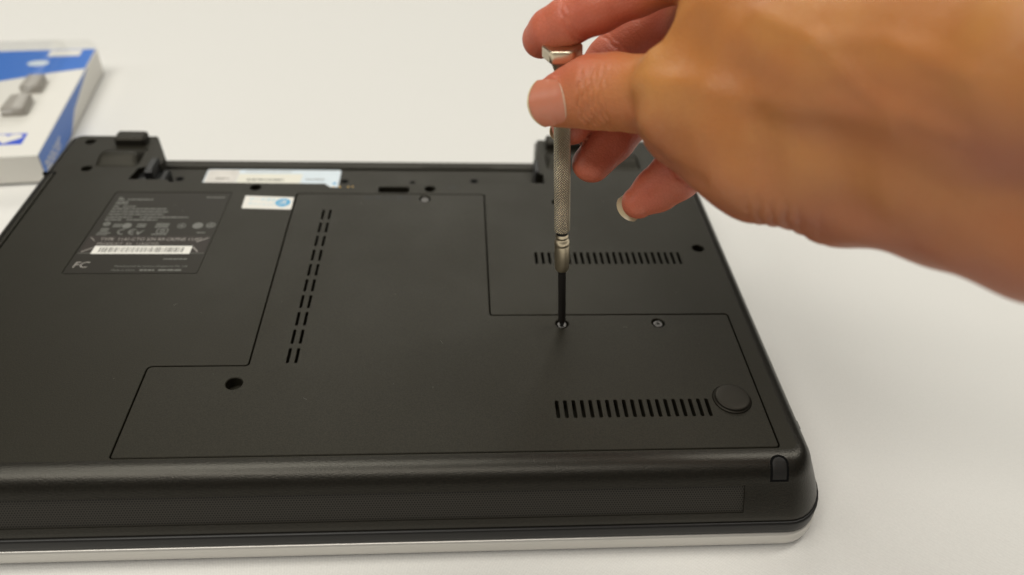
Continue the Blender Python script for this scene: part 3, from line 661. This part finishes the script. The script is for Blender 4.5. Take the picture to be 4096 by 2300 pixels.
def surface_nets(f, lo, hi, h):
    ns = [int(math.ceil((b - a) / h)) + 1 for a, b in zip(lo, hi)]
    ax = [a + h * np.arange(n) for a, n in zip(lo, ns)]
    V = np.full(ns, 50.0, np.float32)
    c = 4                                     # coarse pass first, fine values only near the surface
    cx = [a[::c] for a in ax]; G = np.stack(np.meshgrid(*cx, indexing='ij'), -1).reshape(-1, 3)
    C = f(G).reshape([len(a) for a in cx])
    Cf = np.repeat(np.repeat(np.repeat(C, c, 0), c, 1), c, 2)[:ns[0], :ns[1], :ns[2]]
    V[...] = np.where(Cf > 0, 50, -50)
    idx = np.argwhere(np.abs(Cf) < c * h * 2.2)
    pts = np.stack([ax[i][idx[:, i]] for i in range(3)], 1)
    for s0 in range(0, len(pts), 400000):
        ii = idx[s0:s0 + 400000]; V[ii[:, 0], ii[:, 1], ii[:, 2]] = f(pts[s0:s0 + 400000])
    ins = V < 0
    n0, n1, n2 = (n - 1 for n in ns)
    cnt = np.zeros((n0, n1, n2), np.float32); pos = np.zeros((n0, n1, n2, 3), np.float32)
    cor = [(i, j, k) for i in (0, 1) for j in (0, 1) for k in (0, 1)]
    for a in range(8):
        for b in range(a + 1, 8):
            if sum(x != y for x, y in zip(cor[a], cor[b])) != 1: continue
            A = V[cor[a][0]:cor[a][0] + n0, cor[a][1]:cor[a][1] + n1, cor[a][2]:cor[a][2] + n2]; B = V[cor[b][0]:cor[b][0] + n0, cor[b][1]:cor[b][1] + n1, cor[b][2]:cor[b][2] + n2]
            x = (A < 0) != (B < 0); t = np.where(x, A / np.where(A == B, 1, A - B), 0)
            cnt += x
            for q in range(3): pos[..., q] += np.where(x, cor[a][q] + (cor[b][q] - cor[a][q]) * t, 0)
    act = cnt > 0; vid = np.full(act.shape, -1, np.int64); vid[act] = np.arange(act.sum())
    ci = np.argwhere(act); vv = (ci + pos[act] / cnt[act][:, None]) * h + np.array(lo)
    quads = []
    for q in range(3):
        sl0 = [slice(1, n) for n in (n0, n1, n2)]; sl0[q] = slice(0, (n0, n1, n2)[q])
        a = [s for s in sl0]; A = ins[tuple(sl0)]
        s1 = list(sl0); s1[q] = slice(1, (n0, n1, n2)[q] + 1); B = ins[tuple(s1)]
        e = np.argwhere(A != B); o = np.array([s.start for s in sl0]); base = e + o
        u, v = (q + 1) % 3, (q + 2) % 3; du = np.eye(3, dtype=int)[u]; dv = np.eye(3, dtype=int)[v]
        g = lambda w_: vid[w_[:, 0], w_[:, 1], w_[:, 2]]
        Q = np.stack([g(base), g(base - du), g(base - du - dv), g(base - dv)], 1)
        fl = ~A[tuple(e.T)]; Q[fl] = Q[fl][:, ::-1]; quads.append(Q)
    Q = np.concatenate(quads); return vv, Q[(Q >= 0).all(1)][:, ::-1]
def project(V, it=3):
    for _ in range(it):
        e = 0.25; d = hand_sdf(V); g = np.stack([hand_sdf(V + np.eye(3)[i] * e) - d for i in range(3)], 1) / e
        g /= np.maximum(0.3, np.linalg.norm(g, axis=1))[:, None]; V = V - g * d[:, None]
    return V, g
def subdivide(V, Q):
    E = np.sort(np.stack([Q, np.roll(Q, -1, 1)], 2).reshape(-1, 2), 1); U, inv = np.unique(E, axis=0, return_inverse=True); inv = inv.reshape(-1, 4)
    n = len(V); em = (V[U[:, 0]] + V[U[:, 1]]) / 2; fm = V[Q].mean(1); m = len(U)
    W_ = np.concatenate([V, em, fm]); fi = n + m + np.arange(len(Q)); out = []
    for k in range(4): out.append(np.stack([Q[:, k], n + inv[:, k], fi, n + inv[:, k - 1]], 1))
    return W_, np.concatenate(out)
SKIN_ALL = np.array([p for c in (INDEX, MIDDLE, RING, LITTLE, THUMB, *MASS) for p in c])
lo = (SKIN_ALL[:, :3] - SKIN_ALL[:, 3:]).min(0) - 6; hi = (SKIN_ALL[:, :3] + SKIN_ALL[:, 3:]).max(0) + 6
HV, HQ = surface_nets(hand_sdf, lo, hi, 1.3)
HV, _ = project(HV, 2); HV, HQ = subdivide(HV, HQ); HV, HN = project(HV, 2)
# creases: across the thumb knuckle, finger joints and the wrist
def crease(V, N, p, axis, dors, offs, depth, wid, reach, half=0.25, bow=0.0):
    p, axis, dors = (np.array(q, float) for q in (p, axis, dors)); axis /= np.linalg.norm(axis); dors = dors - axis * (dors @ axis); dors /= np.linalg.norm(dors)
    side = np.cross(axis, dors); r = V - p; al = r @ axis; sd = r @ side; rad = np.linalg.norm(r - np.outer(al, axis), axis=1); face = (r @ dors) / np.maximum(rad, 1e-3)
    wgt = np.clip((face - half) / 0.3, 0, 1) * (rad < reach)
    s = 0
    for o, k in offs: s = s + k * np.exp(-(((al - o) - bow * sd * sd + 0.3 * np.sin(sd * 1.3 + o)) / wid) ** 2)
    return depth * s * wgt
def pv(a): return np.array(a[:3])
CAM = np.array((0, 0, 259.0))
tax = pv(THUMB[5]) - pv(THUMB[1]); tdor = CAM - pv(THUMB[3]); tdor = tdor / np.linalg.norm(tdor)
disp = np.zeros(len(HV))
disp += crease(HV, HN, pv(THUMB[3]) * 0.6 + pv(THUMB[4]) * 0.4, tax, tdor + np.array((0, 0, -0.35)), [(-3.2, 1), (-1.5, 0.8), (0.2, 1.0), (1.7, 0.7), (3.6, 0.9), (5.4, 0.5)], -0.60, 0.45, 17, 0.35, 0.012)
for F_, j in ((INDEX, 2), (RING, 2), (LITTLE, 2), (MIDDLE, 2)):
    a = pv(F_[j + 1]) - pv(F_[j - 1]); disp += crease(HV, HN, pv(F_[j]) + a * 0.1, a, CAM - pv(F_[j]), [(0, 1), (1.8, 0.6), (-6, 0.3)], -0.45, 0.5, 12, 0.0, 0.015)
wa = pv(MASS[0][3]) - pv(MASS[0][1])
disp += crease(HV, HN, pv(MASS[0][1]) * 0.45 + pv(MASS[0][2]) * 0.55, wa, np.array((-0.2, -0.1, -1.0)), [(-7, 0.6), (-4, 1), (-0.5, 0.8), (3, 1), (6.5, 0.7), (12, 0.3)], -0.55, 0.9, 40, 0.25, 0.004)
# tendons and soft unevenness
for k in range(14):
    d_ = rng.normal(size=3); d_ /= np.linalg.norm(d_); disp += 0.15 * np.sin(HV @ d_ * rng.uniform(0.12, 0.4) + rng.uniform(0, 6.28)) * np.clip((np.linalg.norm(HV - pv(THUMB[0]), axis=1) - 25) / 40, 0, 1)
for p_, am, rd in (((62.43, 200.97, 175.20), -2.2, 9), ((59.44, 212.16, 163.25), 1.0, 6), ((57.07, 201.68, 153.49), 1.3, 6), ((56.28, 212.73, 154.18), -1.0, 5), ((78.84, 170.78, 165.68), -0.6, 15),
                   ((79.44, 172.97, 180.95), 1.8, 14), ((91.47, 152.02, 166.41), -1.3, 15), ((99.65, 142.19, 177.42), 1.6, 15), ((107.62, 135.73, 173.63), -1.2, 15), ((91.25, 152.91, 189.45), -0.8, 14),
                   ((67.03, 186.72, 169.50), 1.2, 8), ((103.31, 129.06, 190.25), -0.8, 14), ((72.82, 172.62, 149.97), 1.0, 9)):
    q_ = HV[np.argmin(((HV - pv(p_)) ** 2).sum(1))]; disp += am * np.exp(-((HV - q_) ** 2).sum(1) / rd ** 2)
def cord(pts, am, wd):                       # a tendon or vein: raised line along points snapped to the skin
    global disp
    Q = [HV[np.argmin(((HV - pv(p)) ** 2).sum(1))] for p in pts]; d2 = np.full(len(HV), 1e9)
    for a, b in zip(Q[:-1], Q[1:]):
        for t in np.linspace(0, 1, 14): d2 = np.minimum(d2, ((HV - (a + (b - a) * t)) ** 2).sum(1))
    disp = disp + am * np.exp(-d2 / wd ** 2)
cord([(57.64, 210.82, 158.30), (63.83, 197.56, 166.53), (72.43, 181.45, 171.59), (82.80, 165.19, 176.65), (94.02, 149.72, 182.76)], 1.1, 4.0)
cord([(59.63, 215.89, 164.63), (64.29, 215.31, 173.86), (69.29, 210.74, 183.02)], 0.8, 4.0)
cord([(77.73, 190.77, 186.54), (85.15, 171.09, 188.73), (93.21, 159.61, 194.60), (99.37, 137.92, 197.37)], 0.6, 2.6)
cord([(85.15, 171.09, 188.73), (90.82, 155.04, 185.69), (100.88, 136.38, 186.25)], 0.5, 2.4)
cord([(56.18, 200.61, 148.96), (61.35, 194.54, 145.34), (67.31, 181.99, 146.55)], -0.7, 3.0)
NC, NA, ND = pv((31.46, 235.39, 142.71)), np.array((-0.88, 0.33, -0.35)), tdor + np.array((-0.18, 0.0, -0.10))
ND = ND - NA * (ND @ NA); ND /= np.linalg.norm(ND); NS = np.cross(NA, ND); r_ = HV - NC
el = np.sqrt(((r_ @ NA) / 7.1) ** 2 + ((r_ @ NS) / 7.6) ** 2); fold = np.exp(-((el - 1.04) / 0.09) ** 2) * (r_ @ ND > 0) * np.clip(1.0 - (r_ @ NA) / 3.0, 0, 1)
disp += 0.24 * fold
HV = HV + HN * disp[:, None]
# how pink the skin is: finger pads and tips pinker, back of the hand and wrist sallower
fd = np.min([chain(HV, f) for f in (INDEX, MIDDLE, RING, LITTLE)], axis=0); md = np.min([chain(HV, c) for c in MASS], axis=0); td = chain(HV, THUMB)
pink = np.clip((md - 3.0) / 16.0, 0, 1) * np.exp(-np.clip(fd, 0, None) / 3.0)
tl = np.clip(1 - np.linalg.norm(HV - pv(THUMB[0]), axis=1) / 42.0, 0, 1)
pads = np.clip(HN @ np.array((0.0, 0.35, 0.94)) - 0.1, 0, 1)
pink = np.maximum(pink, np.clip(tl * 0.75 + tl * pads * 0.9, 0, 1) * np.exp(-np.clip(td, 0, None) / 3.0))
palm_shade = np.clip(HN @ np.array((-0.05, -0.25, -0.97)) + 0.25, 0, 1) * np.exp(-np.clip(md, 0, None) / 6.0)
pink = pink * 1.0
me = bpy.data.meshes.new('person'); org = pv(THUMB[6])
me.vertices.add(len(HV)); me.vertices.foreach_set('co', ((HV - org) * S).astype(np.float32).ravel())
me.loops.add(HQ.size); me.loops.foreach_set('vertex_index', HQ.astype(np.int32).ravel())
me.polygons.add(len(HQ)); me.polygons.foreach_set('loop_start', np.arange(0, HQ.size, 4, dtype=np.int32)); me.polygons.foreach_set('use_smooth', np.ones(len(HQ), bool))
me.update(calc_edges=True); me.validate()
a2_ = me.attributes.new('palm_shade', 'FLOAT', 'POINT'); a2_.data.foreach_set('value', np.clip(palm_shade * 1.5, 0, 1).astype(np.float32))
at_ = me.attributes.new('pinkness', 'FLOAT', 'POINT'); at_.data.foreach_set('value', pink.astype(np.float32))
def skin_mat():
    m = mat('skin', (0.5, 0.26, 0.14), 0.43, spec=0.42); nt = m.node_tree; b = nt.nodes['Principled BSDF']
    b.inputs['Subsurface Weight'].default_value = 0.28; b.inputs['Subsurface Radius'].default_value = (1.0, 0.32, 0.16); b.inputs['Subsurface Scale'].default_value = 2.6 * S
    geo = nt.nodes.new('ShaderNodeNewGeometry'); at = nt.nodes.new('ShaderNodeAttribute'); at.attribute_name = 'pinkness'
    def noise(sc, det=4):
        n = nt.nodes.new('ShaderNodeTexNoise'); n.inputs['Scale'].default_value = sc; n.inputs['Detail'].default_value = det; nt.links.new(geo.outputs['Position'], n.inputs['Vector']); return n
    def mix(fac, a, c):
        x = nt.nodes.new('ShaderNodeMix'); x.data_type = 'RGBA'
        for i, v in ((0, fac), (6, a), (7, c)):
            if hasattr(v, 'links') or hasattr(v, 'is_linked'): nt.links.new(v, x.inputs[i])
            else: x.inputs[i].default_value = v
        return x.outputs[2]
    n1 = noise(38); r1 = nt.nodes.new('ShaderNodeMapRange'); r1.inputs[1].default_value = 0.38; r1.inputs[2].default_value = 0.64; nt.links.new(n1.outputs['Fac'], r1.inputs[0])
    sallow = mix(r1.outputs[0], (0.45, 0.172, 0.045, 1), (0.51, 0.222, 0.060, 1))
    n2 = noise(90); rosy = mix(n2.outputs['Fac'], (0.49, 0.105, 0.057, 1), (0.59, 0.175, 0.098, 1))
    ap = nt.nodes.new('ShaderNodeAttribute'); ap.attribute_name = 'palm_shade'; sallow = mix(ap.outputs['Fac'], sallow, (0.35, 0.118, 0.056, 1))   # redder underside, with its shade painted into the skin colour
    c = mix(at.outputs['Fac'], sallow, rosy)
    n3 = noise(420, 3); r3 = nt.nodes.new('ShaderNodeMapRange'); r3.inputs[1].default_value = 0.66; r3.inputs[2].default_value = 0.80; r3.inputs[4].default_value = 0.22; nt.links.new(n3.outputs['Fac'], r3.inputs[0])
    c = mix(r3.outputs[0], c, (0.36, 0.12, 0.05, 1))
    CREASE = c
    v = nt.nodes.new('ShaderNodeTexVoronoi'); v.feature = 'DISTANCE_TO_EDGE'; v.inputs['Scale'].default_value = 720
    nw = noise(300, 3); wv = nt.nodes.new('ShaderNodeVectorMath'); wv.operation = 'MULTIPLY_ADD'; wv.inputs[1].default_value = (0.0012,) * 3
    nt.links.new(nw.outputs['Color'], wv.inputs[0]); nt.links.new(geo.outputs['Position'], wv.inputs[2]); nt.links.new(wv.outputs[0], v.inputs['Vector'])
    cl = nt.nodes.new('ShaderNodeMath'); cl.operation = 'MINIMUM'; cl.inputs[1].default_value = 0.18; nt.links.new(v.outputs['Distance'], cl.inputs[0])
    rc = nt.nodes.new('ShaderNodeMapRange'); rc.inputs[1].default_value = 0.0; rc.inputs[2].default_value = 0.12; rc.inputs[3].default_value = 0.13; rc.inputs[4].default_value = 0.0; nt.links.new(v.outputs['Distance'], rc.inputs[0])
    nt.links.new(mix(rc.outputs[0], CREASE, (0.24, 0.07, 0.025, 1)), b.inputs['Base Color'])
    n4 = noise(240, 5); ad = nt.nodes.new('ShaderNodeMath'); ad.operation = 'MULTIPLY_ADD'; ad.inputs[1].default_value = 2.2; nt.links.new(cl.outputs[0], ad.inputs[0]); nt.links.new(n4.outputs['Fac'], ad.inputs[2])
    bp = nt.nodes.new('ShaderNodeBump'); bp.inputs['Strength'].default_value = 0.5; bp.inputs['Distance'].default_value = 0.30 * S
    nt.links.new(ad.outputs[0], bp.inputs['Height']); nt.links.new(bp.outputs['Normal'], b.inputs['Normal'])
    return m
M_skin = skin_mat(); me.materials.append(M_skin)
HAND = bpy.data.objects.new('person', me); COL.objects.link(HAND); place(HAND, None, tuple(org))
tag(HAND, 'bare right hand and forearm holding the screwdriver between thumb and index finger', 'person')
M_nail = mat('nail', (0.56, 0.20, 0.118), 0.34, spec=0.5, Subsurface_Weight=0.2, Subsurface_Scale=0.0015)
M_cut = mat('cuticle', (0.62, 0.40, 0.28), 0.4)
M_nail_w = mat('nail_edge', (0.66, 0.56, 0.36), 0.35)

def march(p, d, fing, lim=40):                     # walk from outside onto the skin along d
    p = np.array(p, float).reshape(-1, 3); d = np.array(d, float); d /= np.linalg.norm(d); t = np.zeros(len(p))
    for _ in range(40): t = np.minimum(lim, t + chain((p + t[:, None] * d).astype(np.float32), fing, 2.0) * 0.9)
    return p + t[:, None] * d, t < lim - 0.01
def nail(center, axis, dors, length, width, ext, lift, parent, er=4, fing=None):
    """curved nail plate laid on the skin; axis points to the fingertip, ext = free edge beyond the flesh"""
    c, a, n = (np.array(q, float) for q in (center, axis, dors)); a /= np.linalg.norm(a); n -= a * (n @ a); n /= np.linalg.norm(n); s = np.cross(a, n)
    NU, NV = 25, 25; us = np.linspace(-1, 1, NU); vs = np.linspace(0, 1, NV); rows = []
    for v in vs:
        al = (v - 0.5) * length; wv = width / 2 * (1 - 0.12 * (1 - v) ** 2)
        row = []
        for u in us:
            cut = 0.16 * length * (1 - math.sqrt(max(0, 1 - (abs(u) * 0.96) ** 2))) if v < 0.5 else 0
            tip = -0.42 * length * (1 - math.sqrt(max(0, 1 - (abs(u) * 0.93) ** 2)))
            al_u = al + cut * (1 - 2 * v if v < 0.5 else 0) * 1.6 + tip * max(0, (v - 0.35) / 0.65)
            row.append(c + a * al_u + s * u * wv + n * 25)
        rows.append(row)
    P_ = np.array(rows).reshape(-1, 3); Q_, ok = march(P_, -n, fing)
    Q_ = Q_ + n * lift
    h = ((Q_ - c) @ n).reshape(NV, NU); ok = ok.reshape(NV, NU)
    arch = -width * 0.20 * us ** 2; body = h[: NV // 2].mean(); pk = h[3:NV // 2, NU // 2].mean()
    slope = np.polyfit(vs[3:14], h[3:14, NU // 2], 1)
    for i in range(NV):
        f = min(1, max(0, (vs[i] - 0.25) / 0.3)); hh = np.polyval(slope, vs[i]) + arch * 0.9
        h[i] = h[i] * (1 - f) + np.maximum(hh, np.where(ok[i], h[i], -99)) * f if True else h[i]
    hc = h[:, NU // 2][:, None]; h = np.clip(h, hc - width * 0.42, hc + width * 0.08)
    base = P_ - np.outer((P_ - c) @ n, n); V3 = base + np.outer(h.ravel(), n)
    V3 = V3.reshape(NV, NU, 3)
    V3[-4:] += (a * ext)[None, None] * np.array([0.25, 0.5, 0.8, 1.0])[:, None, None]
    for m, i0, i1, nm in ((M_nail, 0, NV - er, 'nail'), (M_nail_w, NV - er - 1, NV - 1, 'nail_tip')):
        mb = MB(); top = [[tuple(q) for q in r_] for r_ in V3[i0:i1 + 1]]; bot = [[tuple(np.array(q) - n * 0.45) for q in r_] for r_ in top]
        mb.grid(top, True); mb.grid(bot, True, flip=True)
        rim = top[0] + [r_[-1] for r_ in top[1:]] + top[-1][::-1][1:] + [r_[0] for r_ in top[::-1]][1:-1]; rb = bot[0] + [r_[-1] for r_ in bot[1:]] + bot[-1][::-1][1:] + [r_[0] for r_ in bot[::-1]][1:-1]
        mb.grid([rim, rb], False, True); o = mb.build(nm, m, parent if nm == 'nail' else nl)
        if nm == 'nail': nl = o
    if er == 2:                              # pale cuticle along the root of the nail
        mb = MB(); pts = [Vector(q) + Vector(n) * 0.02 for q in V3[0, 2:-2]]; k = len(pts); mb.tube(pts, [0.10 + 0.24 * math.sin(math.pi * i / (k - 1)) for i in range(k)], 8); mb.build('cuticle', M_cut, nl)
    return nl
WL['person'] = Vector(org)
nail(NC, NA, ND, 13.4, 15.0, 0.25, 0.06, HAND, 2, THUMB)
lax = pv(LITTLE[0]) - pv(LITTLE[1]); nail(pv(LITTLE[0]) + lax * 0.16, lax, -(CAM - pv(LITTLE[0])) / 300 + np.array((-0.55, 0.0, -0.35)), 10.5, 10.0, 1.5, 0.1, HAND, 8, LITTLE)
max_ = pv(MIDDLE[0]) - pv(MIDDLE[1]); nail(pv(MIDDLE[0]) + max_ * 0.08, max_, -(CAM - pv(MIDDLE[0])) / 200 + np.array((-0.9, 0, 0.1)), 9.0, 8.5, 0.8, 0.1, HAND, 4, MIDDLE)
rax = pv(RING[0]) - pv(RING[1]); nail(pv(RING[0]) - rax * 0.3, rax, -(CAM - pv(RING[0])) / 200 + np.array((-0.9, 0, -0.1)), 10.0, 10.5, 1.2, 0.1, HAND, 4, RING)

# ------------------------------------------------------------------ retail box with clear blister
BO = Vector((-240.0, 411.0, 0.0)); ba_ = math.radians(6.8)
BUX, BUY = Vector((math.cos(ba_), math.sin(ba_), 0)), Vector((-math.sin(ba_), math.cos(ba_), 0))
def bx(u, v, z): return tuple(BO - BUX * u + BUY * v + Vector((0, 0, z)))      # u to the left of the right side, v back from the front
BOXE = empty('product_box', tuple(BO), 'white and blue retail carton with clear blister at the left behind the laptop', 'box')
BH, BL, BW = 18.0, 151.0, 118.0
mb = MB(); q = rounded([(0, 0), (BW, 0), (BW, BL), (0, BL)], 0.8, 2); tp = [(u, v) for u, v in q]
lo_ = [bx(u, v, 0.2) for u, v in tp]; hi_ = [bx(u, v, BH - 0.5) for u, v in tp]; t2 = [bx(u, v, BH) for u, v in offset(tp, -0.5)]
mb.grid([lo_, hi_, t2], False, True, True); mb.add(t2, [tuple(range(len(t2)))[::-1]]); mb.build('carton', M_card, BOXE)
def patch(name, pts, m, parent=BOXE): mb = MB(); mb.add(pts, [tuple(range(len(pts)))]); return mb.build(name, m, parent)
zt = BH + 0.06
patch('blue_band', [bx(0.6, 117, zt), bx(0.6, BL - 0.6, zt), bx(BW - 1, BL - 0.6, zt), bx(BW - 1, 76, zt), bx(20, 112, zt)][::-1], M_blue)
patch('white_panel', [bx(9, 139, zt + 0.1), bx(9, 149, zt + 0.1), bx(30, 149, zt + 0.1), bx(30, 139, zt + 0.1)][::-1], M_card)
patch('side_band', [bx(-0.06, 0.3, 0.4), bx(-0.06, 0.3, BH - 0.3), bx(-0.06, 122, BH - 0.3), bx(-0.06, 74, 9.0), bx(-0.06, 56, 0.4)], M_blue)
patch('logo_panel', [bx(12.4, 13.6, zt), bx(12.4, 27, zt), bx(41, 27, zt), bx(41, 13.6, zt)][::-1], M_blue2)
q_ = [bx(33 + 7 * math.cos(t), 128 + 4.5 * math.sin(t), zt + 0.1) for t in np.linspace(0, 2 * math.pi, 24, endpoint=False)]
patch('highlight_oval', q_[::-1], M_coa)  # highlight at the hang hole, painted as a pale patch
hp = []
for t in np.linspace(0, 2 * math.pi, 40, endpoint=False):
    hx = 16 * math.sin(t) ** 3; hy = 13 * math.cos(t) - 5 * math.cos(2 * t) - 2 * math.cos(3 * t) - math.cos(4 * t); hp.append(bx(22.5 - hx * 0.52, 21.4 + hy * 0.40, zt + 0.1))
patch('heart_logo', hp, M_card)
text('lettering', 'apacer', 0, 0, 0, 9.0, 32.0, M_card, BOXE, mat3=(bx(-0.14, 5.0, 4.2), tuple(BUY), (0, 0, 1)))
# contents: two small grey drives under the clear window
for (u, v, L, wd, nm) in ((25, 90, 19, 13, 'grey_insert'), (26.5, 60, 21, 15, 'grey_insert')):
    mb = MB(); n0 = [(u - wd / 2, v - L / 2), (u + wd / 2, v - L / 2), (u + wd / 2 * 0.86, v + L / 2), (u - wd / 2 * 0.86, v + L / 2)]; pl_ = rounded(n0, 2.5)
    rows = [[bx(a, b, zt) for a, b in pl_], [bx(a, b, zt + 4.0) for a, b in pl_], [bx(a, b, zt + 5.2) for a, b in offset(pl_, -1.0)]]
    mb.grid(rows, True, True, True); mb.add(rows[-1], [tuple(range(len(pl_)))[::-1]]); mb.build(nm, M_grey, BOXE)
mb = MB(); bl = rounded([(16, 36), (BW - 12, 36), (BW - 12, 150), (16, 150)], 9, 6); rows = []
for off, z in ((0, zt + 0.05), (-0.6, zt + 4), (-1.5, zt + 7.5), (-3.5, zt + 9.2), (-7, zt + 9.8)): rows.append([bx(a, b, z) for a, b in offset(bl, off)])
mb.grid(rows, True, True, True); mb.add(rows[-1], [tuple(range(len(bl)))[::-1]]); mb.build('clear_blister', M_clear, BOXE)
mb = MB(); fl = rounded([(12, 150), (BW - 6, 150), (BW - 6, 196), (12, 196)], 8, 6); rows = []
for off, z in ((0, 1.2), (-1, 5), (-3, 8), (-6, 9)): rows.append([bx(a, b, z) for a, b in offset(fl, off)])
mb.grid(rows, True, True, True); mb.add(rows[-1], [tuple(range(len(fl)))[::-1]]); mb.build('clear_blister', M_clear, BOXE)
